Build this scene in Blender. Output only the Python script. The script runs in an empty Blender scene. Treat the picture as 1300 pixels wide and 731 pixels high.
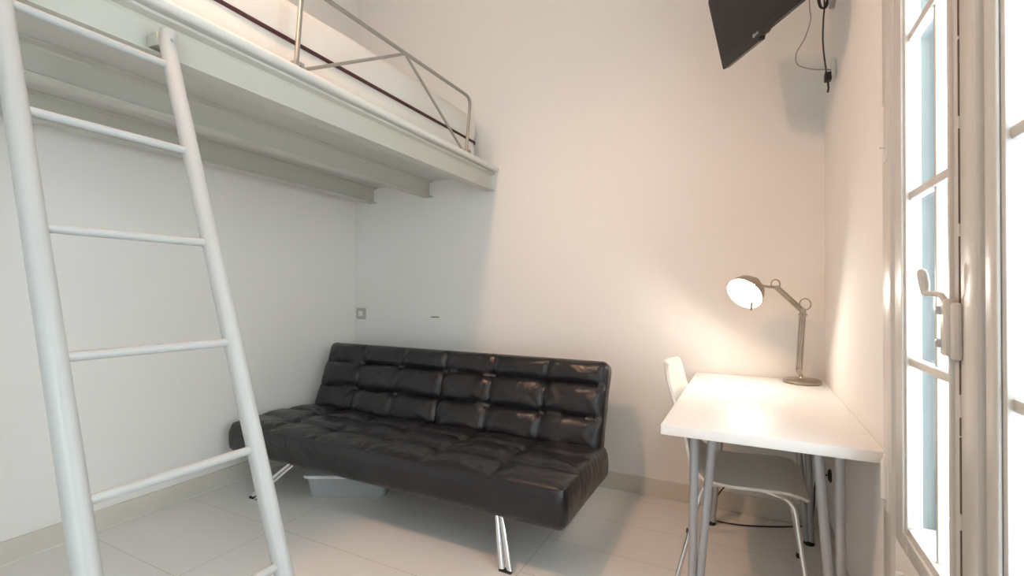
import bpy, bmesh, math, random
from mathutils import Vector, Matrix, noise
R = math.radians
sc = bpy.context.scene
col = sc.collection

# ---------------------------------------------------------------- camera
cam = bpy.data.cameras.new('camera'); cam.sensor_width = 36.0; cam.lens = 598.7 / 1300 * 36
cam.clip_start = 0.02
camo = bpy.data.objects.new('camera', cam); col.objects.link(camo)
camo.matrix_world = (Matrix.Translation((0, 0, 1.177)) @ Matrix.Rotation(0.4665, 4, 'Z')
                     @ Matrix.Rotation(math.pi / 2 + 0.0117, 4, 'X') @ Matrix.Rotation(0.0055, 4, 'Z'))
sc.camera = camo

# ---------------------------------------------------------------- light
sc.view_settings.view_transform = 'Standard'
try: sc.view_settings.look = 'None'
except Exception: pass
sc.view_settings.gamma = 1.0
sc.view_settings.use_curve_mapping = False
sc.view_settings.exposure = 0.15

world = bpy.data.worlds.new('sky'); sc.world = world; world.use_nodes = True
bg = world.node_tree.nodes['Background']
bg.inputs[0].default_value = (0.86, 0.925, 1.0, 1); bg.inputs[1].default_value = 6.3

def lamp(name, kind, loc, energy, color, size=0.1, rot=None, **kw):
    l = bpy.data.lights.new(name, kind); l.energy = energy; l.color = color
    if kind in ('POINT', 'SPOT'): l.shadow_soft_size = size
    o = bpy.data.objects.new(name, l); o.location = loc
    if rot: o.rotation_euler = rot
    for k, v in kw.items(): setattr(l, k, v)
    col.objects.link(o); return o
lamp('ceiling_downlight', 'SPOT', (-1.38, 0.50, 3.10), 74, (1.0, 0.52, 0.29), 0.08, rot=(R(37), 0, R(-30)), spot_size=R(96), spot_blend=0.9)
lamp('ceiling_bulb', 'POINT', (-1.38, 0.50, 3.10), 20, (1.0, 0.62, 0.42), 0.08)
# light portals in the two window openings (they only guide the sky light)
p1 = lamp('window_portal', 'AREA', (0.47, 1.12, 1.55), 1, (1, 1, 1), rot=(0, R(90), 0), shape='RECTANGLE', size=2.1, size_y=1.1)
p1.data.cycles.is_portal = True
p2 = lamp('added_window_portal', 'AREA', (0.47, -0.95, 1.35), 1, (1, 1, 1), rot=(0, R(90), 0), shape='RECTANGLE', size=2.2, size_y=1.2)  # portal for the unseen window added behind the camera
p2.data.cycles.is_portal = True

# ---------------------------------------------------------------- materials
def mat(name, color, rough=0.5, metal=0.0, coat=0.0, bump=None, var=None, emit=None, spec=None, trans=0.0, alpha=None):
    m = bpy.data.materials.new(name); m.use_nodes = True
    nt = m.node_tree; b = nt.nodes['Principled BSDF']
    b.inputs['Base Color'].default_value = (*color, 1)
    b.inputs['Roughness'].default_value = rough
    b.inputs['Metallic'].default_value = metal
    b.inputs['Coat Weight'].default_value = coat
    if spec is not None: b.inputs['Specular IOR Level'].default_value = spec
    b.inputs['Transmission Weight'].default_value = trans
    tc = nt.nodes.new('ShaderNodeTexCoord')
    if var:                       # (scale, strength)
        n = nt.nodes.new('ShaderNodeTexNoise'); n.inputs['Scale'].default_value = var[0]; n.inputs['Detail'].default_value = 5
        nt.links.new(tc.outputs['Object'], n.inputs['Vector'])
        mx = nt.nodes.new('ShaderNodeMix'); mx.data_type = 'RGBA'
        mx.inputs[6].default_value = (*[c * (1 - var[1]) for c in color], 1)
        mx.inputs[7].default_value = (*[min(1, c * (1 + var[1])) for c in color], 1)
        nt.links.new(n.outputs['Fac'], mx.inputs[0]); nt.links.new(mx.outputs[2], b.inputs['Base Color'])
    if bump:                      # (scale, strength, distance)
        n = nt.nodes.new('ShaderNodeTexNoise'); n.inputs['Scale'].default_value = bump[0]; n.inputs['Detail'].default_value = 6
        nt.links.new(tc.outputs['Object'], n.inputs['Vector'])
        bp = nt.nodes.new('ShaderNodeBump'); bp.inputs['Strength'].default_value = bump[1]; bp.inputs['Distance'].default_value = bump[2]
        nt.links.new(n.outputs['Fac'], bp.inputs['Height']); nt.links.new(bp.outputs['Normal'], b.inputs['Normal'])
    if emit:
        b.inputs['Emission Color'].default_value = (*emit[0], 1); b.inputs['Emission Strength'].default_value = emit[1]
    return m
M = {}
M['wall'] = mat('white_plaster', (0.85, 0.82, 0.785), 0.85, bump=(18, 0.25, 0.004), var=(1.3, 0.02))
M['ceiling'] = mat('ceiling_paint', (0.87, 0.86, 0.83), 0.9, var=(2, 0.01))
M['skirting'] = mat('cream_tile_skirting', (0.66, 0.61, 0.53), 0.35, var=(4, 0.03))
M['caulk'] = mat('white_caulk', (0.82, 0.80, 0.74), 0.6, var=(20, 0.04))
M['beam'] = mat('pale_green_white_enamel', (0.56, 0.55, 0.485), 0.35, bump=(40, 0.15, 0.002), var=(3, 0.05))
M['deck'] = mat('white_deck_board', (0.68, 0.67, 0.63), 0.5, var=(2, 0.03))
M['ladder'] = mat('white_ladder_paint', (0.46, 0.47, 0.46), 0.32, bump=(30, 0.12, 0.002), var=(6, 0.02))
M['galv'] = mat('grey_galvanised_tube', (0.36, 0.36, 0.33), 0.38, metal=0.6, var=(8, 0.06))
M['mattress'] = mat('white_mattress_cloth', (0.72, 0.70, 0.65), 0.8, bump=(9, 0.35, 0.01), var=(5, 0.02))
M['piping'] = mat('burgundy_piping', (0.055, 0.012, 0.018), 0.6, var=(30, 0.1))
M['leatherette'] = mat('black_leatherette', (0.009, 0.009, 0.012), 0.34, coat=0.25, spec=0.42, var=(6, 0.2))
M['leatherette'].node_tree.nodes['Principled BSDF'].inputs['Coat Roughness'].default_value = 0.24
M['chrome'] = mat('polished_chrome', (0.78, 0.78, 0.78), 0.12, metal=1.0, var=(4, 0.02))
M['rubber'] = mat('black_rubber', (0.02, 0.02, 0.02), 0.7, var=(10, 0.1))
M['desk'] = mat('white_laminate', (0.86, 0.85, 0.83), 0.45, var=(3, 0.01))
M['greymetal'] = mat('silver_grey_lacquer', (0.42, 0.43, 0.45), 0.38, metal=0.35, var=(6, 0.04))
M['shell'] = mat('white_plywood_lacquer', (0.78, 0.76, 0.70), 0.35, var=(4, 0.02))
M['nickel'] = mat('brushed_nickel', (0.40, 0.35, 0.29), 0.3, metal=0.9, var=(20, 0.05))
M['shade_in'] = mat('white_shade_lining', (0.9, 0.9, 0.88), 0.4, var=(9, 0.01))
M['bulb'] = mat('glowing_bulb', (1, 1, 1), 0.3, emit=((1.0, 0.94, 0.86), 40.0), var=(9, 0.01))
M['tvplastic'] = mat('black_tv_plastic', (0.014, 0.012, 0.013), 0.3, coat=0.1, var=(8, 0.1))
M['tvscreen'] = mat('dark_tv_panel', (0.016, 0.012, 0.015), 0.42, var=(4, 0.1))
M['logo'] = mat('silver_logo_print', (0.6, 0.6, 0.62), 0.4, var=(9, 0.02))
M['cable'] = mat('black_cable', (0.03, 0.025, 0.025), 0.5, var=(20, 0.1))
M['greycable'] = mat('grey_cable', (0.36, 0.33, 0.28), 0.5, var=(20, 0.1))
M['socket'] = mat('white_socket_plastic', (0.78, 0.77, 0.74), 0.4, var=(9, 0.02))
M['switch'] = mat('grey_beige_switch', (0.50, 0.48, 0.43), 0.45, var=(9, 0.03))
M['frame'] = mat('aged_white_window_gloss', (0.63, 0.61, 0.57), 0.33, bump=(25, 0.1, 0.001), var=(5, 0.03))
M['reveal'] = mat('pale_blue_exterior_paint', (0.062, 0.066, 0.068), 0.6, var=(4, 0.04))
M['sill'] = mat('white_outer_sill', (0.82, 0.82, 0.80), 0.5, var=(5, 0.03))
M['crack'] = mat('dark_joint', (0.14, 0.10, 0.08), 0.8, var=(30, 0.4))
M['scuff'] = mat('grey_scuff', (0.22, 0.20, 0.18), 0.8, var=(30, 0.2))
M['mattpiping'] = M['piping']

g = bpy.data.materials.new('window_glass'); g.use_nodes = True; nt = g.node_tree
nt.nodes.clear(); out = nt.nodes.new('ShaderNodeOutputMaterial')
tr = nt.nodes.new('ShaderNodeBsdfTransparent'); gl = nt.nodes.new('ShaderNodeBsdfGlossy'); gl.inputs['Roughness'].default_value = 0.02
lw = nt.nodes.new('ShaderNodeLayerWeight'); lw.inputs['Blend'].default_value = 0.5; fr = nt.nodes.new('ShaderNodeMath'); fr.operation = 'POWER'; fr.inputs[1].default_value = 6.0
nt.links.new(lw.outputs['Facing'], fr.inputs[0]); mx = nt.nodes.new('ShaderNodeMixShader')
nt.links.new(fr.outputs[0], mx.inputs[0]); nt.links.new(tr.outputs[0], mx.inputs[1]); nt.links.new(gl.outputs[0], mx.inputs[2])
nt.links.new(mx.outputs[0], out.inputs[0]); tr.inputs[0].default_value = (0.93, 0.99, 0.99, 1); M['glass'] = g

pl = bpy.data.materials.new('translucent_box_plastic'); pl.use_nodes = True; nt = pl.node_tree; b = nt.nodes['Principled BSDF']
b.inputs['Base Color'].default_value = (0.62, 0.66, 0.68, 1); b.inputs['Roughness'].default_value = 0.3; b.inputs['Alpha'].default_value = 0.5
M['boxplastic'] = pl
lid = mat('milky_box_lid', (0.75, 0.77, 0.77), 0.35, var=(5, 0.02)); M['boxlid'] = lid

# leather: creases by stretched noise
def leather_bump(m):
    nt = m.node_tree; b = nt.nodes['Principled BSDF']; tc = nt.nodes.new('ShaderNodeTexCoord')
    mp = nt.nodes.new('ShaderNodeMapping'); mp.inputs['Scale'].default_value = (7, 13, 9)
    n = nt.nodes.new('ShaderNodeTexNoise'); n.inputs['Scale'].default_value = 1.0; n.inputs['Detail'].default_value = 4; n.inputs['Distortion'].default_value = 1.6
    v = nt.nodes.new('ShaderNodeTexVoronoi'); v.inputs['Scale'].default_value = 260
    nt.links.new(tc.outputs['Object'], mp.inputs[0]); nt.links.new(mp.outputs[0], n.inputs['Vector']); nt.links.new(tc.outputs['Object'], v.inputs['Vector'])
    b1 = nt.nodes.new('ShaderNodeBump'); b1.inputs['Strength'].default_value = 0.33; b1.inputs['Distance'].default_value = 0.02
    b2 = nt.nodes.new('ShaderNodeBump'); b2.inputs['Strength'].default_value = 0.12; b2.inputs['Distance'].default_value = 0.001
    nt.links.new(n.outputs['Fac'], b1.inputs['Height']); nt.links.new(v.outputs['Distance'], b2.inputs['Height'])
    nt.links.new(b1.outputs[0], b2.inputs['Normal']); nt.links.new(b2.outputs[0], b.inputs['Normal'])
leather_bump(M['leatherette'])

# floor: large cream tiles with thin joints
fm = bpy.data.materials.new('cream_floor_tiles'); fm.use_nodes = True; nt = fm.node_tree; b = nt.nodes['Principled BSDF']
tc = nt.nodes.new('ShaderNodeTexCoord'); sep = nt.nodes.new('ShaderNodeSeparateXYZ'); nt.links.new(tc.outputs['Object'], sep.inputs[0])
def mth(op, a, bb=None, c=None):
    n = nt.nodes.new('ShaderNodeMath'); n.operation = op
    for i, v in enumerate((a, bb, c)):
        if v is None: continue
        if isinstance(v, (int, float)): n.inputs[i].default_value = v
        else: nt.links.new(v, n.inputs[i])
    return n.outputs[0]
def joint(coord, offset, period, half):
    t = mth('DIVIDE', mth('SUBTRACT', coord, offset), period)
    f = mth('ABSOLUTE', mth('SUBTRACT', mth('FRACT', mth('ADD', t, 0.5)), 0.5))
    return mth('LESS_THAN', mth('MULTIPLY', f, period), half)
left = mth('LESS_THAN', sep.outputs[0], -0.87)
jl = mth('MULTIPLY', joint(sep.outputs[1], 1.13, 0.46, 0.0016), left)
jr = mth('MULTIPLY', joint(sep.outputs[1], 2.125, 0.31, 0.0016), mth('SUBTRACT', 1, left))
jx = joint(sep.outputs[0], -0.87, 1.24, 0.002)
jm = mth('MAXIMUM', mth('MAXIMUM', jl, jr), jx)
ns = nt.nodes.new('ShaderNodeTexNoise'); ns.inputs['Scale'].default_value = 2.2; ns.inputs['Detail'].default_value = 4
nt.links.new(tc.outputs['Object'], ns.inputs['Vector'])
m1 = nt.nodes.new('ShaderNodeMix'); m1.data_type = 'RGBA'; m1.inputs[6].default_value = (0.78, 0.745, 0.705, 1); m1.inputs[7].default_value = (0.83, 0.795, 0.755, 1)
nt.links.new(ns.outputs['Fac'], m1.inputs[0])
m2 = nt.nodes.new('ShaderNodeMix'); m2.data_type = 'RGBA'; m2.inputs[7].default_value = (0.60, 0.54, 0.47, 1)
nt.links.new(m1.outputs[2], m2.inputs[6]); nt.links.new(jm, m2.inputs[0]); nt.links.new(m2.outputs[2], b.inputs['Base Color'])
b.inputs['Roughness'].default_value = 0.42
M['floor'] = fm

# ---------------------------------------------------------------- mesh helpers
def link(name, bm, material, parent=None, smooth=True, angle=40):
    bmesh.ops.recalc_face_normals(bm, faces=bm.faces)
    me = bpy.data.meshes.new(name); bm.to_mesh(me); bm.free()
    me.materials.append(material)
    if smooth:
        me.polygons.foreach_set('use_smooth', [True] * len(me.polygons))
        try: me.set_sharp_from_angle(angle=R(angle))
        except Exception: pass
    o = bpy.data.objects.new(name, me); col.objects.link(o)
    if parent: o.parent = parent
    return o
def box(bm, x0, x1, y0, y1, z0, z1, bev=0.0, seg=2, mtx=None):
    r = bmesh.ops.create_cube(bm, size=1)['verts']
    for v in r: v.co = Vector(((x0 + x1) / 2 + v.co.x * (x1 - x0), (y0 + y1) / 2 + v.co.y * (y1 - y0), (z0 + z1) / 2 + v.co.z * (z1 - z0)))
    if bev > 0:
        es = list({e for v in r for e in v.link_edges})
        q = bmesh.ops.bevel(bm, geom=es, offset=bev, segments=seg, profile=0.5, affect='EDGES')
        r = list({v for f in q['faces'] for v in f.verts} | {v for v in r if v.is_valid})
    if mtx is not None:
        for v in r: v.co = mtx @ v.co
    return r
def smooth_path(pts, n=6):
    P = [Vector(p) for p in pts]; out = []
    for i in range(len(P) - 1):
        a, b_, c, d = P[max(i - 1, 0)], P[i], P[i + 1], P[min(i + 2, len(P) - 1)]
        for k in range(n):
            t = k / n
            out.append(0.5 * ((2 * b_) + (c - a) * t + (2 * a - 5 * b_ + 4 * c - d) * t * t + (3 * b_ - a - 3 * c + d) * t ** 3))
    out.append(P[-1]); return out
def tube(bm, pts, r, seg=12, cap=True, closed=False):
    P = [Vector(p) for p in pts]; n = len(P)
    rad = r if isinstance(r, (list, tuple)) else [r] * n
    rings = []; up = None
    for i in range(n):
        if closed: t = (P[(i + 1) % n] - P[i - 1]).normalized()
        else: t = (P[min(i + 1, n - 1)] - P[max(i - 1, 0)]).normalized()
        if up is None:
            up = Vector((0, 0, 1)) if abs(t.z) < 0.9 else Vector((1, 0, 0))
        s = t.cross(up).normalized(); up = s.cross(t).normalized()
        rings.append([bm.verts.new(P[i] + rad[i] * (math.cos(2 * math.pi * k / seg) * s + math.sin(2 * math.pi * k / seg) * up)) for k in range(seg)])
    m = n if closed else n - 1
    for i in range(m):
        a, c = rings[i], rings[(i + 1) % n]
        for k in range(seg): bm.faces.new((a[k], a[(k + 1) % seg], c[(k + 1) % seg], c[k]))
    if cap and not closed:
        bm.faces.new(list(reversed(rings[0]))); bm.faces.new(rings[-1])
def rounded_corner_path(pts, rad, n=6):
    P = [Vector(p) for p in pts]; out = [P[0]]
    for i in range(1, len(P) - 1):
        a = (P[i - 1] - P[i]).normalized(); c = (P[i + 1] - P[i]).normalized()
        s, e = P[i] + a * rad, P[i] + c * rad
        for k in range(n + 1):
            t = k / n; out.append((1 - t) ** 2 * s + 2 * t * (1 - t) * P[i] + t * t * e)
    out.append(P[-1]); return out
def lathe(bm, prof, seg=32, mtx=None, cap=True):
    rings = []
    for (r, z) in prof:
        ring = []
        for k in range(seg):
            a = 2 * math.pi * k / seg; v = Vector((r * math.cos(a), r * math.sin(a), z))
            ring.append(bm.verts.new(mtx @ v if mtx is not None else v))
        rings.append(ring)
    for i in range(len(rings) - 1):
        for k in range(seg):
            bm.faces.new((rings[i][k], rings[i][(k + 1) % seg], rings[i + 1][(k + 1) % seg], rings[i + 1][k]))
    if cap:
        bm.faces.new(list(reversed(rings[0]))); bm.faces.new(rings[-1])
def prism(bm, prof, axis, a0, a1):
    """extrude a closed 2-D profile along an axis: 'Y' uses (x,z), 'X' uses (y,z), 'Z' uses (x,y)"""
    def mk(p, a):
        if axis == 'Y': return Vector((p[0], a, p[1]))
        if axis == 'X': return Vector((a, p[0], p[1]))
        return Vector((p[0], p[1], a))
    A = [bm.verts.new(mk(p, a0)) for p in prof]; B = [bm.verts.new(mk(p, a1)) for p in prof]
    n = len(prof)
    for i in range(n): bm.faces.new((A[i], A[(i + 1) % n], B[(i + 1) % n], B[i]))
    bm.faces.new(list(reversed(A))); bm.faces.new(B)
def soft_box(bm, L, D, H, r, step, deform=None, mtx=None):
    """subdivided rounded box, x in +-L/2, y in +-D/2, z in +-H/2; deform(v, normal)->v"""
    nx, ny, nz = max(2, round(L / step)), max(2, round(D / step)), max(2, round(H / (step * 1.2)))
    cache = {}
    def vert(i, j, k):
        key = (i, j, k)
        if key not in cache:
            p = Vector((-L / 2 + L * i / nx, -D / 2 + D * j / ny, -H / 2 + H * k / nz))
            c = Vector((max(-L / 2 + r, min(L / 2 - r, p.x)), max(-D / 2 + r, min(D / 2 - r, p.y)), max(-H / 2 + r, min(H / 2 - r, p.z))))
            d = p - c; nrm = d.normalized() if d.length > 1e-9 else Vector((0, 0, 1))
            q = c + nrm * r if d.length > 1e-9 else p
            if deform: q = deform(q, nrm)
            cache[key] = bm.verts.new(mtx @ q if mtx is not None else q)
        return cache[key]
    for i in range(nx):
        for j in range(ny):
            for k in (0, nz): bm.faces.new((vert(i, j, k), vert(i + 1, j, k), vert(i + 1, j + 1, k), vert(i, j + 1, k)))
    for i in range(nx):
        for k in range(nz):
            for j in (0, ny): bm.faces.new((vert(i, j, k), vert(i + 1, j, k), vert(i + 1, j, k + 1), vert(i, j, k + 1)))
    for j in range(ny):
        for k in range(nz):
            for i in (0, nx): bm.faces.new((vert(i, j, k), vert(i, j + 1, k), vert(i, j + 1, k + 1), vert(i, j, k + 1)))
def empty(name, loc=(0, 0, 0), rz=0):
    o = bpy.data.objects.new(name, None); o.empty_display_size = 0.1; o.location = loc; o.rotation_euler = (0, 0, rz)
    col.objects.link(o); return o
def tag(o, label=None, cat=None, group=None, kind=None):
    if label: o['label'] = label
    if cat: o['category'] = cat
    if group: o['group'] = group
    if kind: o['kind'] = kind
    return o
def struct(name, bm, material, parent=None, smooth=False):
    o = link(name, bm, material, parent, smooth)
    if parent is None: o['kind'] = 'structure'
    return o

# ---------------------------------------------------------------- room shell
XL, XR, YB, YF, ZC = -2.864, 0.341, 2.847, -2.0, 3.55
WT = 0.095
bm = bmesh.new(); box(bm, XL - WT, XR + WT, YF - WT, YB + WT, -0.1, 0); struct('floor', bm, M['floor'])
bm = bmesh.new(); box(bm, XL - WT, XR + WT, YF - WT, YB + WT, ZC, ZC + 0.1); struct('ceiling', bm, M['ceiling'])
bm = bmesh.new(); box(bm, XL - WT, XL, YF - WT, YB + WT, 0, ZC); struct('wall_left', bm, M['wall'])
bm = bmesh.new(); box(bm, XL, XR, YB, YB + WT, 0, ZC); struct('wall_back', bm, M['wall'])
bm = bmesh.new(); box(bm, XL, XR, YF - WT, YF, 0, ZC); struct('wall_front', bm, M['wall'])
# right wall with two window openings
WY0, WY1, WZ0, WZ1 = 0.56, 1.60, 0.545, 2.62        # window in view
GY0, GY1, GZ0, GZ1 = -1.55, -0.35, 0.30, 2.45       # unseen opening added behind the camera for daylight
def wall_with_holes(bm, x0, x1, ys, zs, holes):
    for i in range(len(ys) - 1):
        for k in range(len(zs) - 1):
            cy, cz = (ys[i] + ys[i + 1]) / 2, (zs[k] + zs[k + 1]) / 2
            if any(a < cy < b_ and c < cz < d for a, b_, c, d in holes): continue
            box(bm, x0, x1, ys[i], ys[i + 1], zs[k], zs[k + 1])
bm = bmesh.new()
box(bm, XR, XR + WT, WY1, YB + WT, 0, ZC); box(bm, XR, XR + WT, WY0, WY1, 0, WZ0); box(bm, XR, XR + WT, WY0, WY1, WZ1, ZC)
box(bm, XR, XR + WT, GY1, WY0, 0, ZC); box(bm, XR, XR + WT, GY0, GY1, 0, GZ0); box(bm, XR, XR + WT, GY0, GY1, GZ1, ZC)
box(bm, XR, XR + WT, YF - WT, GY0, 0, ZC)
struct('wall_right', bm, M['wall'])
# skirting tiles
def skirt(name, x0, x1, y0, y1):
    bm = bmesh.new(); box(bm, x0, x1, y0, y1, 0, 0.101, 0.002, 1); return struct(name, bm, M['skirting'])
sl = skirt('baseboard_left', XL, XL + 0.012, YF, YB)
bm = bmesh.new()
pts = [(XL + 0.014 + 0.002 * math.sin(i * 1.7), 0.3 + i * 0.1, 0.003 + 0.001 * math.sin(i * 2.3)) for i in range(26)]
tube(bm, pts, 0.0035, 6); link('caulk_bead', bm, M['caulk'], sl)
skirt('baseboard_back', XL + 0.012, XR, YB - 0.012, YB)
skirt('baseboard_right', XR - 0.012, XR, 1.66, YB - 0.012)

# ---------------------------------------------------------------- window in view
win = tag(empty('window_1', (XR, 1.08, 0)), kind='structure')
def wpart(name, bm, m, parent=win, smooth=True):
    o = link(name, bm, m, parent, smooth)
    return o
def W(x, y, z): return (x - XR, y - 1.08, z)      # world -> window local
def wbox(bm, x0, x1, y0, y1, z0, z1, bev=0.003):
    box(bm, x0 - XR, x1 - XR, y0 - 1.08, y1 - 1.08, z0, z1, bev, 2)
bm = bmesh.new()
wbox(bm, XR - 0.008, XR + 0.03, 1.563, 1.645, 0.0, WZ1 + 0.08)
wbox(bm, XR - 0.008, XR + 0.03, 0.515, 0.597, 0.0, WZ1 + 0.08)
wbox(bm, XR - 0.008, XR + 0.03, 0.597, 1.563, WZ1, WZ1 + 0.08)
wpart('window_casing', bm, M['frame'])
bm = bmesh.new()    # painted inner lining of the opening
wbox(bm, XR + 0.03, XR + 0.051, 1.555, 1.602, WZ0, WZ1, 0.001); wbox(bm, XR + 0.03, XR + 0.051, 0.558, 0.605, WZ0, WZ1, 0.001)
wbox(bm, XR + 0.03, XR + 0.051, 0.558, 1.602, WZ1 - 0.03, WZ1 + 0.002, 0.001)
wpart('window_lining', bm, M['sill'])
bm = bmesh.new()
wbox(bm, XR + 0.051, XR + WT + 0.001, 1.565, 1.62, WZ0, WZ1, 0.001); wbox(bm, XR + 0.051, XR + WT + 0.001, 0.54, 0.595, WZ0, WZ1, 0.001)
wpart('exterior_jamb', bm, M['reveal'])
bm = bmesh.new(); wbox(bm, XR + 0.03, XR + 0.30, 0.50, 1.66, WZ0 - 0.03, WZ0 + 0.035, 0.004); wpart('window_sill', bm, M['sill'])
ZR = [0.617, 1.017, 1.418, 1.805, 2.19, WZ1 - 0.05]       # glass bottom, muntin heights ... glass top
def sash(y_out, y_in, gy_out, gy_in, munt):
    s = -1 if y_in < y_out else 1
    lo, hi = min(y_out, y_in), max(y_out, y_in); glo, ghi = min(gy_out, gy_in), max(gy_out, gy_in)
    bm = bmesh.new(); x0, x1 = XR - 0.002, XR + 0.029
    wbox(bm, x0, x1, lo, glo, WZ0 + 0.003, WZ1 - 0.003); wbox(bm, x0, x1, ghi, hi, WZ0 + 0.003, WZ1 - 0.003)
    wbox(bm, x0 + 0.001, x1 - 0.001, glo, ghi, WZ0 + 0.003, ZR[0]); wbox(bm, x0 + 0.001, x1 - 0.001, glo, ghi, ZR[-1], WZ1 - 0.003)
    # raised bead that frames the glass
    for (a, b_, c, d) in ((glo - 0.022, glo - 0.010, ZR[0] - 0.02, ZR[-1] + 0.02), (ghi + 0.010, ghi + 0.022, ZR[0] - 0.02, ZR[-1] + 0.02),
                          (glo - 0.022, ghi + 0.022, ZR[0] - 0.028, ZR[0] - 0.016)):
        wbox(bm, x0 - 0.006, x0 + 0.002, a, b_, c, d, 0.002)
    fr_ = wpart('sash_frame', bm, M['frame'])
    bm = bmesh.new()
    for z in ZR[1:-1]: wbox(bm, XR + 0.004, XR + 0.026, glo, ghi, z - 0.010, z + 0.010)
    wbox(bm, XR + 0.010, XR + 0.0255, munt - 0.006, munt + 0.006, ZR[0], ZR[-1])
    link('muntins', bm, M['frame'], fr_)
    bm = bmesh.new()
    for i in range(5):
        for (a, b_) in ((glo, munt - 0.006), (munt + 0.006, ghi)):
            wbox(bm, XR + 0.022, XR + 0.025, a, b_, ZR[i] + (0.012 if i else 0), ZR[i + 1] - (0.012 if i < 4 else 0), 0)
    link('glass_pane', bm, M['glass'], fr_, False)
    return fr_
far = sash(1.551, 1.126, 1.452, 1.172, 1.293)
near = sash(1.122, 0.600, 0.952, 0.675, 0.815)
bm = bmesh.new()    # cover strip and mouldings on the meeting stile
wbox(bm, XR - 0.014, XR + 0.003, 1.018, 1.070, WZ0 + 0.005, WZ1 - 0.004, 0.005)
wbox(bm, XR - 0.010, XR + 0.003, 0.962, 1.002, WZ0 + 0.005, WZ1 - 0.004, 0.006)
link('stile_moulding', bm, M['frame'], near)
bm = bmesh.new()
random.seed(3); z = WZ0 + 0.02
while z < WZ1 - 0.05:
    h = random.uniform(0.03, 0.2); wbox(bm, XR - 0.0028, XR + 0.01, 1.1215, 1.1262, z, min(z + h, WZ1 - 0.01), 0); z += h + random.uniform(0.0, 0.05)
link('joint_gap', bm, M['crack'], near, False)
for zc in (0.68, 1.63):
    bm = bmesh.new(); tube(bm, [W(XR - 0.015, 1.600, zc - 0.05), W(XR - 0.015, 1.600, zc + 0.05)], 0.009, 12)
    tube(bm, [W(XR - 0.015, 1.600, zc + 0.05), W(XR - 0.015, 1.600, zc + 0.062)], [0.006, 0.003], 10)
    wbox(bm, XR - 0.011, XR - 0.007, 1.590, 1.635, zc - 0.085, zc + 0.06, 0.001)
    wpart('hinge', bm, M['socket'])
# espagnolette catch: body on the meeting stile, curved lever with a rounded grip
bm = bmesh.new()
wbox(bm, XR - 0.020, XR - 0.001, 1.132, 1.162, 1.065, 1.172, 0.006)
wbox(bm, XR - 0.015, XR - 0.001, 1.110, 1.131, 1.06, 1.165, 0.006)
cb = wpart('window_catch', bm, M['frame'])
bm = bmesh.new()
tube(bm, [W(*p) for p in smooth_path([(XR - 0.014, 1.148, 1.165), (XR - 0.019, 1.155, 1.178), (XR - 0.027, 1.165, 1.181), (XR - 0.036, 1.180, 1.181)], 5)], 0.0055, 10)
tube(bm, [W(*p) for p in smooth_path([(XR - 0.036, 1.180, 1.179), (XR - 0.036, 1.182, 1.195), (XR - 0.039, 1.183, 1.218), (XR - 0.040, 1.183, 1.230)], 5)],
     [0.0055, 0.006, 0.007, 0.0075, 0.008, 0.0085, 0.009, 0.009, 0.009, 0.009, 0.009, 0.0085, 0.008, 0.007, 0.005, 0.002], 12)
link('lever', bm, M['frame'], cb)
for zc in (1.150, 1.088):
    bm = bmesh.new(); wbox(bm, XR - 0.026, XR - 0.010, 1.155, 1.169, zc - 0.008, zc + 0.008, 0.003); link('screw_head', bm, M['greymetal'], cb)
bm = bmesh.new(); tube(bm, [W(XR - 0.001, 1.40, 0.50), W(XR - 0.028, 1.40, 0.50)], 0.006, 10); tube(bm, [W(XR - 0.028, 1.40, 0.49), W(XR - 0.028, 1.40, 0.53)], 0.008, 10)
wpart('sash_stop', bm, M['socket'])

# unseen window added behind the camera for more daylight: plain frame with panes
w2 = tag(empty('added_window', (XR, -0.95, 0)), kind='structure')
bm = bmesh.new()
for (a, b_, c, d) in ((GY0, GY0 + .06, GZ0, GZ1), (GY1 - .06, GY1, GZ0, GZ1), (-0.99, -0.91, GZ0, GZ1), (GY0, GY1, GZ0, GZ0 + .06), (GY0, GY1, GZ1 - .06, GZ1), (GY0, GY1, 1.35, 1.39)):
    box(bm, 0.0, 0.05, a + 0.95, b_ + 0.95, c, d, 0.003, 1)
link('window_frame', bm, M['frame'], w2)
bm = bmesh.new(); box(bm, 0.02, 0.024, GY0 + 1.01, GY1 + 0.89, GZ0 + .06, GZ1 - .06); link('glass_pane', bm, M['glass'], w2, False)

# ---------------------------------------------------------------- loft bed
BZ0, BZ1, DZ = 1.885, 2.005, 2.05
loft = tag(empty('loft_bed', (-1.6, 1.3, BZ0)), 'white steel beam loft bed with grey tube guard rail, above the black sofa', 'loft bed')
def Lc(p): return Vector(p) - Vector((-1.6, 1.3, BZ0))
def ibeam(x, y0, y1):
    bm = bmesh.new(); w, h, tf, tw = 0.037, BZ1 - BZ0, 0.009, 0.0035
    prof = [(-w, 0), (w, 0), (w, tf * .7), (tw + .006, tf + .004), (tw, tf + .012), (tw, h - tf - .012), (tw + .006, h - tf - .004), (w, h - tf * .7), (w, h), (-w, h),
            (-w, h - tf * .7), (-tw - .006, h - tf - .004), (-tw, h - tf - .012), (-tw, tf + .012), (-tw - .006, tf + .004), (-w, tf * .7)]
    prism(bm, [(x + 1.6 + a, b_) for a, b_ in prof], 'Y', y0 - 1.3, y1 - 1.3)
    return link('beam', bm, M['beam'], loft, True, 30)
for x in (-1.609, -2.130, -2.672): ibeam(x, -0.35, YB - 0.001)
bm = bmesh.new()
prof = [(XL + 0.003, BZ1 + 0.001), (-1.585, BZ1 + 0.001), (-1.585, BZ1 + 0.010), (-1.556, BZ1 + 0.010)]
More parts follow.
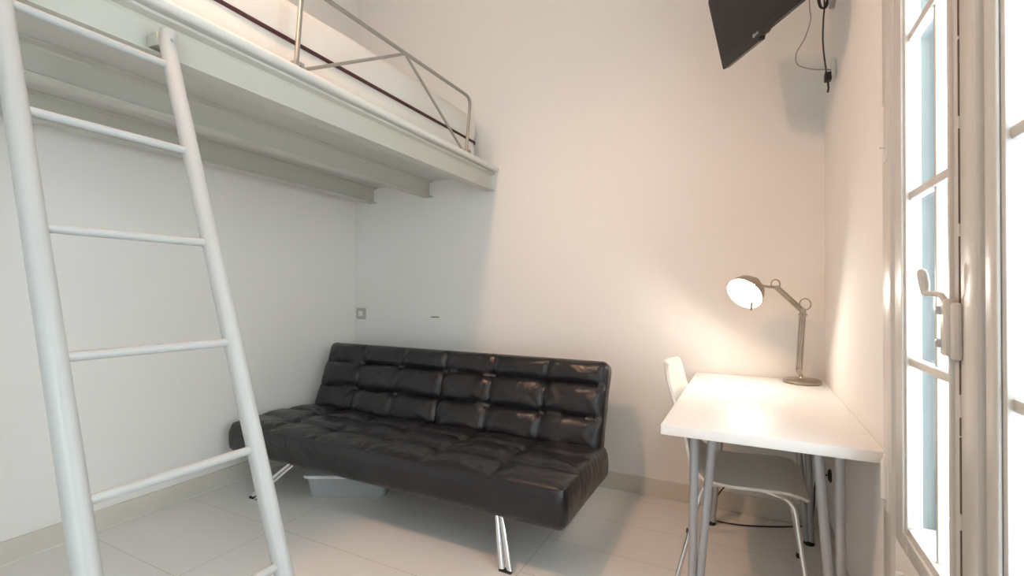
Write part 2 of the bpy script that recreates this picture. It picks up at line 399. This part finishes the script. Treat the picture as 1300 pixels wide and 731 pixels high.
for k in range(9):
    a = -math.pi / 2 + math.pi * k / 8; prof.append((-1.556 + 0.017 * math.cos(a), BZ1 + 0.027 + 0.017 * math.sin(a)))
prof += [(XL + 0.003, BZ1 + 0.044)]
prism(bm, [(a + 1.6, c - BZ0) for a, c in prof], 'Y', -0.35 - 1.3, YB - 0.001 - 1.3)
link('deck', bm, M['deck'], loft, True, 30)
# guard rail
RX = -1.572
rail = link('guard_rail', (lambda b_: (tube(b_, [Lc(p) for p in rounded_corner_path([(RX, 1.245, BZ1 + 0.02), (RX, 1.272, 2.395), (RX, 2.525, 2.41), (RX, 2.475, BZ1 + 0.02)], 0.06)], 0.0095, 12), b_)[1])(bmesh.new()), M['galv'], loft)
bm = bmesh.new(); tube(bm, [Lc(p) for p in ((RX, 1.262, 2.045), (RX, 1.885, 2.395))], 0.0075, 10); link('brace', bm, M['galv'], rail)
bm = bmesh.new(); tube(bm, [Lc(p) for p in ((RX, 1.90, 2.395), (RX, 2.468, 2.035))], 0.0075, 10); link('brace', bm, M['galv'], rail)
for y in (1.245, 2.474):
    bm = bmesh.new(); box(bm, RX - 0.018 + 1.6, RX + 0.026 + 1.6, y - 0.022 - 1.3, y + 0.022 - 1.3, BZ1 + 0.03 - BZ0, BZ1 + 0.062 - BZ0, 0.004); 
    tube(bm, [Lc((RX + 0.018, y, BZ1 + 0.046)), Lc((RX + 0.034, y, BZ1 + 0.046))], 0.006, 8)
    link('clamp', bm, M['galv'], rail)

# mattress
MZ0, MH = BZ1 + 0.044, 0.345
mL, mD = 1.16, 2.0
def matt(q, n):
    s = abs(q.z - (-MH / 2 + 0.155))
    pinch = 0.012 * math.exp(-(s / 0.02) ** 2)
    if abs(n.z) < 0.7: q = q - Vector((n.x, n.y, 0)) * pinch
    w = noise.noise(Vector((q.x * 3, q.y * 3, q.z * 4))) * 0.010
    if q.z > -MH / 2 + 0.02: q = q + n * w
    if n.z > 0.3: q.z += 0.012 * noise.noise(Vector((q.x * 5 + 3, q.y * 2.2, 1)))
    return q
bm = bmesh.new(); soft_box(bm, mL, mD, MH, 0.055, 0.03, matt)
mo = link('mattress', bm, M['mattress'], None, True, 80); mo.location = (-1.675 - mL / 2, 0.79 + mD / 2, MZ0 + MH / 2 + 0.003)
tag(mo, 'thick white mattress with dark burgundy piping lying on the loft bed', 'mattress')
bm = bmesh.new(); zz = -MH / 2 + 0.155; a, c, r_ = mL / 2 - 0.002, mD / 2 - 0.002, 0.055; pts = []
for (cx, cy, a0) in ((a - r_, c - r_, 0), (-a + r_, c - r_, 90), (-a + r_, -c + r_, 180), (a - r_, -c + r_, 270)):
    for k in range(7):
        t = R(a0 + 15 * k); pts.append((cx + r_ * math.cos(t), cy + r_ * math.sin(t), zz))
tube(bm, pts, 0.0085, 8, closed=True); link('piping', bm, M['piping'], mo)

# ---------------------------------------------------------------- ladder
lad = tag(empty('loft_ladder', (-0.816, 0.60, 0)), 'white painted steel ladder with round rungs leaning against the loft bed', 'ladder')
def LX(z): return -0.379 * z
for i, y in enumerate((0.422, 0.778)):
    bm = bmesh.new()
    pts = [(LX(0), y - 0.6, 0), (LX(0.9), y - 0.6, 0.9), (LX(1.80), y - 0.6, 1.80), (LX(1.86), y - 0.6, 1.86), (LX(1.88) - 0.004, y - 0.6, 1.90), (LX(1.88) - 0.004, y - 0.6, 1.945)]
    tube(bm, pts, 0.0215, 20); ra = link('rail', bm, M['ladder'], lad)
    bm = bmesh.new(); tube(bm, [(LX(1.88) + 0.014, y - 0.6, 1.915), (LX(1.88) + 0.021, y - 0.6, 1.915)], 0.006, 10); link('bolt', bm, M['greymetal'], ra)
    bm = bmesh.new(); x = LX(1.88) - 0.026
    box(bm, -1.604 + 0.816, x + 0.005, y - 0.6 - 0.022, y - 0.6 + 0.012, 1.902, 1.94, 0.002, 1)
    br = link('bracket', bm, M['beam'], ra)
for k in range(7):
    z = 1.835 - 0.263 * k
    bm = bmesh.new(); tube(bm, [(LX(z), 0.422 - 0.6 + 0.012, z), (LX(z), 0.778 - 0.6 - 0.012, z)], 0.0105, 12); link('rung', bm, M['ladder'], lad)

# ---------------------------------------------------------------- sofa
sofa = tag(empty('sofa_bed', (-1.72, 2.1, 0)), 'black tufted leatherette sofa bed on chrome legs against the back wall', 'sofa')
SW = 2.13
def tuft(u, v, cols, rows, du, dv, depth, seed):
    """seam field: u,v in metres from the panel's corner; returns offset (<=0 at seams) """
    fu = (u % du) / du; fv = (v % dv) / dv
    eu = min(fu, 1 - fu) * du; ev = min(fv, 1 - fv) * dv
    ku = math.exp(-eu / 0.014); kv = math.exp(-ev / 0.014)
    s = -(0.6 * ku + 0.85 * kv) * depth + 0.5 * depth * (4 * fu * (1 - fu)) ** 0.5 * (4 * fv * (1 - fv)) ** 0.5
    d = math.hypot(eu, ev); s -= depth * 1.1 * math.exp(-d / 0.022)
    # creases that radiate from each button point
    nu, nv = round(u / du), round(v / dv); au = u - nu * du; av = v - nv * dv; ang = math.atan2(av, au)
    s += 0.30 * depth * math.exp(-d / 0.075) * (1 - math.exp(-d / 0.012)) * (math.sin(ang * 9 + nu * 2.1 + nv * 1.3 + seed) + 0.6 * math.sin(ang * 17 + nu * 5))
    s += 0.35 * depth * noise.noise(Vector((u * 8, v * 10, seed))) + 0.12 * depth * noise.noise(Vector((u * 26, v * 34, seed + 5)))
    return s
SD, SH = 0.66, 0.175
def seatd(q, n):
    top = max(0.0, (n.z if abs(n.z) < .999 else (1 if q.z > 0 else 0)))
    if q.z > SH / 2 - 0.05 and n.z > 0.05:
        ex = min(1, (SW / 2 - abs(q.x)) / 0.06); ey = min(1, (q.y + SD / 2) / 0.05); f = max(0, min(ex, 1)) * max(0, min(ey, 1))
        q = q + Vector((0, 0, 1)) * tuft(q.x + SW / 2, q.y + SD / 2, 6, 3, SW / 6, 0.195, 0.022, 2.0) * f
        q.z += 0.012 * math.sin(math.pi * min(1, max(0, (q.y + SD / 2) / 0.55)))
    elif abs(n.z) < 0.3:
        q = q + n * (0.004 * noise.noise(Vector((q.x * 9, q.y * 9, q.z * 14))))
        q = q + n * 0.008 * (1 - (q.z / (SH / 2)) ** 2)
    return q
bm = bmesh.new(); soft_box(bm, SW, SD, SH, 0.034, 0.0125, seatd)
seat = link('seat', bm, M['leatherette'], sofa, True, 80); seat.location = (0, 1.765 + SD / 2 - 2.1, 0.222 + SH / 2)
seat.rotation_euler = (R(-0.5), 0, 0)
bm = bmesh.new(); e = SW / 2 - 0.014; yy = -SD / 2 + 0.012; zt = SH / 2 - 0.012
tube(bm, rounded_corner_path([(-e - 0.004, SD / 2 - 0.12, zt), (-e - 0.004, yy, zt), (e + 0.004, yy, zt), (e + 0.004, SD / 2 - 0.12, zt)], 0.03), 0.0045, 8)
link('piping', bm, M['leatherette'], seat)
BW, BH, BT = 2.08, 0.52, 0.125
def backd(q, n):      # local: x width, y thickness (front = -y), z height
    if n.y < -0.05 and q.y < -BT / 2 + 0.05 or (q.y < -BT / 2 + 0.001):
        ex = min(1, (BW / 2 - abs(q.x)) / 0.05); ez = min(1, (BH / 2 - q.z) / 0.05); f = max(0, min(ex, ez, 1))
        q = q + Vector((0, -1, 0)) * tuft(q.x + BW / 2, BH / 2 - q.z + 0.040, 6, 3, BW / 6, 0.175, 0.026, 7.0) * f
    else:
        q = q + n * (0.004 * noise.noise(Vector((q.x * 9, q.y * 9 + 4, q.z * 9))))
    return q
bm = bmesh.new(); soft_box(bm, BW, BT, BH, 0.04, 0.0125, backd)
for v in bm.verts: pass
back = link('backrest', bm, M['leatherette'], sofa, True, 80)
lean = R(-21)
back.rotation_euler = (lean, 0, 0)
# front face bottom line ~ y 2.33 at z .37 ; top y ~2.53 z .80
back.location = (0.0, 2.475 - 2.1, 0.555)
bm = bmesh.new()    # steel underframe
box(bm, -0.95, 0.95, -0.22, 0.25, 0.185, 0.226, 0.004, 1); link('underframe', bm, M['rubber'], sofa)
def sofa_leg(fx, fy, tx, ty):
    bm = bmesh.new(); a = Vector((fx + 1.72, fy - 2.1, 0.0)); t = Vector((tx + 1.72, ty - 2.1, 0.21))
    d = (t - a); n1 = Vector((1, 0, 0)); n1 = (n1 - d * (n1.dot(d) / d.length_squared)).normalized()
    n2 = d.cross(n1).normalized()
    for s in (-1, 1):
        vs = []
        for (p, w) in ((a, 0.020), (t, 0.012)):
            c = p + n1 * s * (w * 0.95)
            vs.append([bm.verts.new(c + n1 * (w * 0.8) * math.cos(2 * math.pi * k / 12) + n2 * (w * 0.55) * math.sin(2 * math.pi * k / 12)) for k in range(12)])
        for k in range(12): bm.faces.new((vs[0][k], vs[0][(k + 1) % 12], vs[1][(k + 1) % 12], vs[1][k]))
        bm.faces.new(vs[0][::-1]); bm.faces.new(vs[1])
    for v in bm.verts: v.co.z = max(v.co.z, 0.004)
    lg = link('leg', bm, M['chrome'], sofa)
    bm = bmesh.new(); 
    box(bm, a.x - 0.030, a.x + 0.030, a.y - 0.012, a.y + 0.012, 0.0, 0.012, 0.004, 2); link('foot_cap', bm, M['rubber'], lg)
sofa_leg(-0.921, 1.785, -0.985, 1.84); sofa_leg(-2.522, 1.755, -2.31, 1.84)
sofa_leg(-0.921, 2.36, -0.985, 2.28); sofa_leg(-2.522, 2.36, -2.31, 2.28)

# storage box under the sofa
sb = tag(empty('storage_box', (-2.13, 2.13, 0), R(28)), 'translucent plastic storage box with pale lid on the floor under the sofa', 'storage box')
bm = bmesh.new()
bl, bd, bh, t_ = 0.235, 0.15, 0.125, 0.003
def rr(hx, hy, r, z, n=5):
    P = []
    for (cx, cy, a0) in ((hx - r, hy - r, 0), (-hx + r, hy - r, 90), (-hx + r, -hy + r, 180), (hx - r, -hy + r, 270)):
        for k in range(n + 1):
            t = R(a0 + 90 * k / n); P.append(Vector((cx + r * math.cos(t), cy + r * math.sin(t), z)))
    return P
def loft_rings(bm, rings, cap=True):
    V = [[bm.verts.new(p) for p in r] for r in rings]; n = len(V[0])
    for i in range(len(V) - 1):
        for k in range(n): bm.faces.new((V[i][k], V[i][(k + 1) % n], V[i + 1][(k + 1) % n], V[i + 1][k]))
    if cap: bm.faces.new(V[0][::-1]); bm.faces.new(V[-1])
loft_rings(bm, [rr(bl - .02, bd - .02, .03, 0.001), rr(bl, bd, .035, bh), rr(bl - .004, bd - .004, .031, bh), rr(bl - .024, bd - .024, .026, 0.005)])
link('tub', bm, M['boxplastic'], sb)
bm = bmesh.new(); loft_rings(bm, [rr(bl + .014, bd + .014, .04, bh - .008), rr(bl + .017, bd + .017, .043, bh - .004), rr(bl + .015, bd + .015, .041, bh + .008), rr(bl - .01, bd - .01, .03, bh + .012)])
link('lid', bm, M['boxlid'], sb)

# ---------------------------------------------------------------- desk
DX0, DX1, DY0, DY1, DTZ = -0.266, 0.339, 1.642, 2.832, 0.742
desk = tag(empty('desk', (0.035, 2.237, 0)), 'white rectangular desk on grey tube legs, standing against the right wall', 'desk')
bm = bmesh.new(); box(bm, DX0 - 0.035, DX1 - 0.035, DY0 - 2.237, DY1 - 2.237, DTZ - 0.034, DTZ, 0.0025, 2); link('desk_top', bm, M['desk'], desk)
for (yf, yt) in ((1.80, 1.76), (2.64, 2.68)):
    for (fx, tx1, tx2, s) in ((-0.184, -0.171, -0.112, -1), (0.258, 0.247, 0.190, 1)):
        bm = bmesh.new(); rad = 0.0145
        y0, y1 = yf - 2.237, yt - 2.237
        tube(bm, [(fx - 0.035, y0, 0.012), (tx1 - 0.035, y1, DTZ - 0.038)], rad, 14)
        tube(bm, [(fx - 0.035 - s * 0.014, y0, 0.012), (tx2 - 0.035, y1, DTZ - 0.038)], rad, 14)
        lg = link('leg', bm, M['greymetal'], desk)
        bm = bmesh.new(); box(bm, min(tx1, tx2) - 0.035 - 0.03, max(tx1, tx2) - 0.035 + 0.03, y1 - 0.03, y1 + 0.03, DTZ - 0.040, DTZ - 0.0342, 0.001, 1); link('mounting_plate', bm, M['greymetal'], lg)
        bm = bmesh.new(); lathe(bm, [(0.022, 0), (0.024, 0.004), (0.022, 0.012), (0.012, 0.018)], 16, Matrix.Translation((fx - 0.035 - s * 0.007, y0, 0))); link('foot', bm, M['rubber'], lg)

# ---------------------------------------------------------------- chair
CH = (-0.04, 2.20)
chair = tag(empty('side_chair', (CH[0], CH[1], 0)), 'white moulded plywood chair with chrome legs pushed in under the desk', 'chair')
prof = smooth_path([(-.335, .0, .885), (-.312, 0, .79), (-.272, 0, .66), (-.243, 0, .55), (-.215, 0, .485), (-.165, 0, .447), (-.08, 0, .436), (.02, 0, .441), (.11, 0, .446), (.165, 0, .438), (.195, 0, .415)], 5)
def shell(i0, i1, name, dz=0):
    bm = bmesh.new(); n = len(prof); NY = 18; rows = {}
    L0 = [0.0]
    for i in range(1, n): L0.append(L0[-1] + (prof[i] - prof[i - 1]).length)
    T = L0[-1]
    for side in (0, 1):
        for i in range(i0, i1 + 1):
            s = L0[i] / T
            hw = 0.205 + 0.012 * s - 0.022 * math.exp(-((s - 0.46) / 0.10) ** 2)
            e = min(s, 1 - s) * T
            if e < 0.06: hw -= 0.06 - math.sqrt(max(0, 0.06 ** 2 - (0.06 - e) ** 2))
            t = (prof[min(i + 1, n - 1)] - prof[max(i - 1, 0)]).normalized(); nr = Vector((-t.z, 0, t.x))
            row = []
            for j in range(NY + 1):
                w = (j / NY * 2 - 1)
                curve = 0.030 * (w ** 2) * (1 if s < 0.35 else max(0, 1 - (s - .35) / .25)) + 0.010 * w ** 2 * (1 if s > .5 else 0)
                p = prof[i] + Vector((-CH[0], 0, 0)) + Vector((0, w * hw, 0)) + Vector((curve if s < .6 else 0, 0, curve if s > .6 else 0)) - nr * (0.0055 if side else -0.0055)
                row.append(bm.verts.new(p))
            rows[(side, i)] = row
    for i in range(i0, i1):
        for j in range(NY):
            for side in (0, 1):
                a, c = rows[(side, i)], rows[(side, i + 1)]; bm.faces.new((a[j], a[j + 1], c[j + 1], c[j]))
        for j in (0, NY):
            bm.faces.new((rows[(0, i)][j], rows[(1, i)][j], rows[(1, i + 1)][j], rows[(0, i + 1)][j]))
    for i in (i0, i1):
        for j in range(NY): bm.faces.new((rows[(0, i)][j], rows[(0, i)][j + 1], rows[(1, i)][j + 1], rows[(1, i)][j]))
    return link(name, bm, M['shell'], chair, True, 50)
mid = 21
shell(0, mid, 'backrest'); shell(mid, len(prof) - 1, 'seat')
for s in (-1, 1):
    for (top, fx, fy) in (((0.11, 0.155), 0.198, 0.285), ((-0.13, 0.15), -0.268, 0.285)):
        bm = bmesh.new(); x, y = top
        sgn = 1 if fx > 0 else -1
        pts = rounded_corner_path([(x - sgn * 0.12 - CH[0], s * 0.10, 0.424), (x + sgn * 0.035 - CH[0], s * (y + 0.02), 0.420), (fx - CH[0], s * fy, 0.014)], 0.05, 8)
        tube(bm, pts, 0.0085, 12); lg = link('leg', bm, M['chrome'], chair)
        bm = bmesh.new(); lathe(bm, [(0.011, 0), (0.0125, 0.004), (0.0115, 0.022), (0.006, 0.024)], 12, Matrix.Translation((fx - CH[0], s * fy, 0))); link('foot_cap', bm, M['rubber'], lg)

# ---------------------------------------------------------------- desk lamp
LB = Vector((0.232, 2.742, DTZ))
dl = tag(empty('desk_lamp', LB), 'brushed nickel desk lamp with two sprung arms, switched on at the back of the desk', 'desk lamp')
def D(p): return Vector(p) - LB
bm = bmesh.new(); lathe(bm, [(0.080, 0.0005), (0.084, 0.003), (0.084, 0.012), (0.078, 0.018), (0.045, 0.022), (0.018, 0.024), (0.014, 0.030)], 40); link('base', bm, M['nickel'], dl)
J0, J1, J2 = Vector((0.220, 2.742, 0.800)), Vector((0.236, 2.735, 1.102)), Vector((0.119, 2.665, 1.215))
bm = bmesh.new(); tube(bm, [D((0.232, 2.742, 0.764)), D((0.226, 2.742, 0.785)), D(J0)], [0.010, 0.007, 0.007], 12)
tube(bm, [D(J0) + Vector((0, -0.018, 0.0)), D(J0) + Vector((0, 0.018, 0))], 0.013, 16); link('base_joint', bm, M['nickel'], dl)
def arm(A, B, off, name):
    bm = bmesh.new(); d = (B - A).normalized(); s = Vector((0, 1, 0)).cross(d).normalized()
    for k in (-1, 1): tube(bm, [D(A + s * off * k), D(B + s * off * k * 0.9)], 0.0045, 10)
    for k in (-1, 1): tube(bm, [D(A + Vector((0, 0.010 * k, 0))), D(A.lerp(B, 0.98) + Vector((0, 0.010 * k, 0)))], 0.003, 8)
    o = link(name, bm, M['nickel'], dl)
    bm = bmesh.new(); pts = []; a, b_ = A.lerp(B, 0.12), A.lerp(B, 0.45)
    e1 = s; e2 = d.cross(s)
    for i in range(140):
        t = i / 139; pts.append(D(a.lerp(b_, t) + (e1 * math.cos(t * 2 * math.pi * 14) + e2 * math.sin(t * 2 * math.pi * 14)) * 0.0055))
    tube(bm, pts, 0.0014, 5); link('spring', bm, M['chrome'], o)
    return o
arm(J0, J1, 0.011, 'lower_arm'); arm(J1 + Vector((-0.008, 0, 0.004)), J2, 0.009, 'upper_arm')
for (c, rad) in ((J1 + Vector((0.010, 0, 0.030)), 0.024), (J2 + Vector((-0.004, 0, 0.016)), 0.019)):
    bm = bmesh.new(); pts = [D(c + Vector((rad * math.cos(t), 0.0, rad * 1.15 * math.sin(t)))) for t in [2 * math.pi * k / 24 for k in range(24)]]
    tube(bm, pts, 0.0032, 8, closed=True); link('elbow_hoop', bm, M['nickel'], dl)
bm = bmesh.new(); tube(bm, [D(J1 + Vector((0, -0.016, 0))), D(J1 + Vector((0, 0.016, 0)))], 0.012, 16)
bx = D(J1 + Vector((0, 0, -0.022))); box(bm, bx.x - 0.019, bx.x + 0.019, bx.y - 0.008, bx.y + 0.008, bx.z - 0.005, bx.z + 0.005, 0.002); link('elbow_joint', bm, M['nickel'], dl)
# head
HC = Vector((-0.005, 2.585, 1.205)); aim = Vector((-0.45, -0.69, -0.58)).normalized()
rotm = aim.to_track_quat('-Z', 'Y').to_matrix().to_4x4(); hm = Matrix.Translation(D(HC)) @ rotm
bm = bmesh.new(); tube(bm, [D(J2), D(J2.lerp(HC, 0.35) + Vector((0, 0, 0.006))), D(HC - aim * 0.045)], 0.0065, 10)
tube(bm, [D(J2 + Vector((0, -0.014, 0))), D(J2 + Vector((0, 0.014, 0)))], 0.009, 14); link('head_joint', bm, M['nickel'], dl)
outer = [(0.010, 0.070), (0.026, 0.068), (0.030, 0.050), (0.048, 0.040), (0.070, 0.018), (0.082, -0.012), (0.088, -0.040)]
bm = bmesh.new()
lathe(bm, outer + [(r - 0.0015, z) for r, z in reversed(outer[1:])] , 40, hm, cap=True); hd = link('lamp_shade', bm, M['nickel'], dl)
bm = bmesh.new(); inner = [(0.020, 0.046), (0.044, 0.036), (0.066, 0.015), (0.0785, -0.013), (0.0845, -0.038)]
lathe(bm, inner, 40, hm, cap=False); link('shade_lining', bm, M['shade_in'], hd)
bm = bmesh.new(); lathe(bm, [(0.003, -0.028), (0.018, -0.024), (0.028, -0.010), (0.028, 0.002), (0.020, 0.018), (0.013, 0.030), (0.013, 0.046)], 24, hm); link('bulb', bm, M['bulb'], hd)
bm = bmesh.new(); tube(bm, [D(HC + aim * 0.03 + Vector((0.028, -0.050, -0.045))), D(HC + aim * 0.03 + Vector((0.026, -0.058, -0.085)))], [0.006, 0.004], 10); link('tilt_handle', bm, M['nickel'], hd)
lp = lamp('desk_bulb', 'POINT', HC + aim * 0.034, 8, (1.0, 0.92, 0.80), 0.035)

# ---------------------------------------------------------------- television
TW, TH, TT = 0.51, 0.335, 0.034
th, ph = R(55.4), R(13.7)
P1 = Vector((-0.110, 2.415, 2.233))
ex = Vector((math.cos(th), -math.sin(th), 0)); fac = Vector((-math.sin(th), -math.cos(th), 0))
up = Vector((0, 0, 1)) * math.cos(ph) + fac * math.sin(ph); nf = ex.cross(up)      # front normal
cen = P1 + ex * TW / 2 + up * TH / 2 - nf * TT / 2 * 1.0
tv = empty('television'); tv.matrix_world = Matrix(((ex.x, -nf.x, up.x, cen.x), (ex.y, -nf.y, up.y, cen.y), (ex.z, -nf.z, up.z, cen.z), (0, 0, 0, 1)))
tag(tv, 'small black flat television tilted down on a wall arm near the corner', 'television')
hx, hz = TW / 2, TH / 2        # local: x right, -y front, z up
bm = bmesh.new()
outl = []
for (cx, cz, a0) in ((hx - .02, hz - .02, 0), (-hx + .02, hz - .02, 90), (-hx + .008, -hz + .008, 180), (hx - .02, -hz + .039, 270)):
    rad = 0.008 if a0 == 180 else 0.02
    for k in range(6):
        t = R(a0 + 18 * k); outl.append((cx + rad * math.cos(t), cz + rad * math.sin(t)))
    if a0 == 180: outl += [(0.004, -hz), (0.007, -hz + 0.014), (0.040, -hz + 0.013), (0.052, -hz + 0.019), (0.15, -hz + 0.019)]
A = [bm.verts.new((x, -TT / 2, z)) for x, z in outl]; B = [bm.verts.new((x * 0.985, TT / 2 - 0.008, z * 0.98)) for x, z in outl]; C_ = [bm.verts.new((x * 0.8, TT / 2 + 0.01, z * 0.78)) for x, z in outl]
n = len(outl)
for i in range(n):
    bm.faces.new((A[i], A[(i + 1) % n], B[(i + 1) % n], B[i])); bm.faces.new((B[i], B[(i + 1) % n], C_[(i + 1) % n], C_[i]))
bm.faces.new(A); bm.faces.new(C_[::-1]); link('casing', bm, M['tvplastic'], tv, True, 35)
bm = bmesh.new(); box(bm, -hx + .016, hx - .016, -TT / 2 - 0.0012, -TT / 2 - 0.0002, -hz + .052, hz - .016); link('screen', bm, M['tvscreen'], tv, False)
# round emblem with letters, on the lower bezel
cu = bpy.data.curves.new('logo_text', 'FONT'); cu.body = 'LG'; cu.size = 0.015; cu.extrude = 0.0006; cu.align_x = 'LEFT'; cu.align_y = 'CENTER'
tmp = bpy.data.objects.new('tmp', cu); col.objects.link(tmp); bpy.context.view_layer.update()
dg = bpy.context.evaluated_depsgraph_get(); me = bpy.data.meshes.new_from_object(tmp.evaluated_get(dg)); bpy.data.objects.remove(tmp)
bm = bmesh.new(); bm.from_mesh(me)
for v in bm.verts: v.co = Vector((v.co.x - 0.008, -TT / 2 - 0.0012 - v.co.z, v.co.y - hz + 0.034))
pts = [Vector((-0.018 + 0.006 * math.cos(t), -TT / 2 - 0.0012, -hz + 0.034 + 0.006 * math.sin(t))) for t in [2 * math.pi * k / 24 for k in range(24)]]
tube(bm, pts, 0.0012, 6, closed=True); tube(bm, [(-0.018, -TT / 2 - 0.0012, -hz + 0.037), (-0.018, -TT / 2 - 0.0012, -hz + 0.032), (-0.015, -TT / 2 - 0.0012, -hz + 0.032)], 0.0009, 6)
link('logo', bm, M['logo'], tv, False)
inv = tv.matrix_world.inverted()
bm = bmesh.new(); box(bm, -0.05, 0.05, TT / 2 + 0.008, TT / 2 + 0.022, -0.03, 0.07, 0.003)
wallp = Vector((XR - 0.02, 2.50, 2.55))
tube(bm, [(0, TT / 2 + 0.02, 0.03), inv @ Vector((0.22, 2.36, 2.53)), inv @ wallp], 0.014, 12)
v0 = inv @ Vector((XR - 0.011, 2.50, 2.55)); r_ = box(bm, -0.01, 0.01, -0.035, 0.035, -0.08, 0.08, 0.003, 2, Matrix.Translation(v0) @ inv.to_3x3().to_4x4()); link('wall_arm', bm, M['greymetal'], tv)

# cables and socket by the television
bm = bmesh.new(); box(bm, XR - 0.018, XR, 2.47, 2.545, 2.145, 2.215, 0.004)
so = link('wall_socket', bm, M['socket']); tag(so, 'small white socket on the right wall below the television', 'socket')
bm = bmesh.new(); box(bm, XR - 0.043, XR - 0.016, 2.475, 2.51, 2.128, 2.165, 0.004)
tube(bm, [(XR - 0.03, 2.49, 2.13), (XR - 0.026, 2.50, 2.10), (XR - 0.028, 2.51, 2.085)], 0.004, 8)
N = lambda L_, n_=8: smooth_path(L_, n_)
tube(bm, N([(0.300, 2.49, 2.150), (0.306, 2.50, 2.18), (0.306, 2.545, 2.25), (0.306, 2.60, 2.36), (0.310, 2.62, 2.46), (0.311, 2.60, 2.56), (0.26, 2.45, 2.60), (0.15, 2.3, 2.5)]), 0.0035, 8)
po = link('power_cable', bm, M['cable']); tag(po, 'black power cable with coiled slack hanging beside the television', 'cable')
bm = bmesh.new()
for k in range(3):
    pts = [Vector((0.300 + 0.004 * k + 0.018 * math.cos(t), 2.56 + 0.004 * k, 2.545 + 0.05 * math.sin(t))) for t in [2 * math.pi * j / 20 for j in range(20)]]
    tube(bm, pts, 0.0035, 7, closed=True)
link('coil', bm, M['cable'], po)
bm = bmesh.new(); tube(bm, N([(0.18, 2.30, 2.56), (0.225, 2.38, 2.50), (0.235, 2.40, 2.42), (0.238, 2.40, 2.374), (0.217, 2.40, 2.30), (0.186, 2.42, 2.247), (0.193, 2.44, 2.205), (0.247, 2.46, 2.182), (0.30, 2.48, 2.178), (0.326, 2.50, 2.180)]), 0.0022, 7)
ac = link('aerial_cable', bm, M['greycable']); tag(ac, 'thin grey cable looping from the television down to the white socket', 'cable')

# ---------------------------------------------------------------- back wall bits
bm = bmesh.new(); box(bm, -2.835, -2.74, YB - 0.010, YB, 0.965, 1.055, 0.003)
ws = link('wall_plate', bm, M['switch']); tag(ws, 'small square beige socket plate on the back wall above the sofa corner', 'socket')
bm = bmesh.new(); box(bm, -2.810, -2.765, YB - 0.013, YB - 0.009, 0.99, 1.03, 0.002); link('socket_insert', bm, M['socket'], ws)
bm = bmesh.new(); box(bm, -2.10, -2.03, YB - 0.003, YB, 0.998, 1.005, 0.001)
tag(link('wall_strip', bm, M['scuff']), 'short thin grey strip on the back wall above the sofa', 'strip')

# cable and outlet under the desk
bm = bmesh.new(); lathe(bm, [(0.030, 0), (0.030, 0.006), (0.024, 0.010), (0.022, 0.004)], 20, Matrix.Translation((XR, 2.66, 0.33)) @ Matrix.Rotation(R(-90), 4, 'Y')); 
oc = link('wall_outlet', bm, M['cable']); tag(oc, 'round dark wall outlet low on the right wall behind the desk leg', 'socket')
bm = bmesh.new(); tube(bm, N([(0.325, 2.66, 0.33), (0.295, 2.70, 0.31), (0.285, 2.74, 0.24), (0.285, 2.78, 0.12), (0.27, 2.80, 0.03), (0.20, 2.79, 0.006), (0.06, 2.72, 0.005), (-0.06, 2.68, 0.005), (-0.165, 2.68, 0.006), (-0.19, 2.72, 0.03), (-0.15, 2.79, 0.10), (-0.10, 2.828, 0.16)]), 0.0038, 8)
fc = link('lamp_cable', bm, M['cable']); tag(fc, 'black cable curling over the floor under the desk and chair', 'cable')
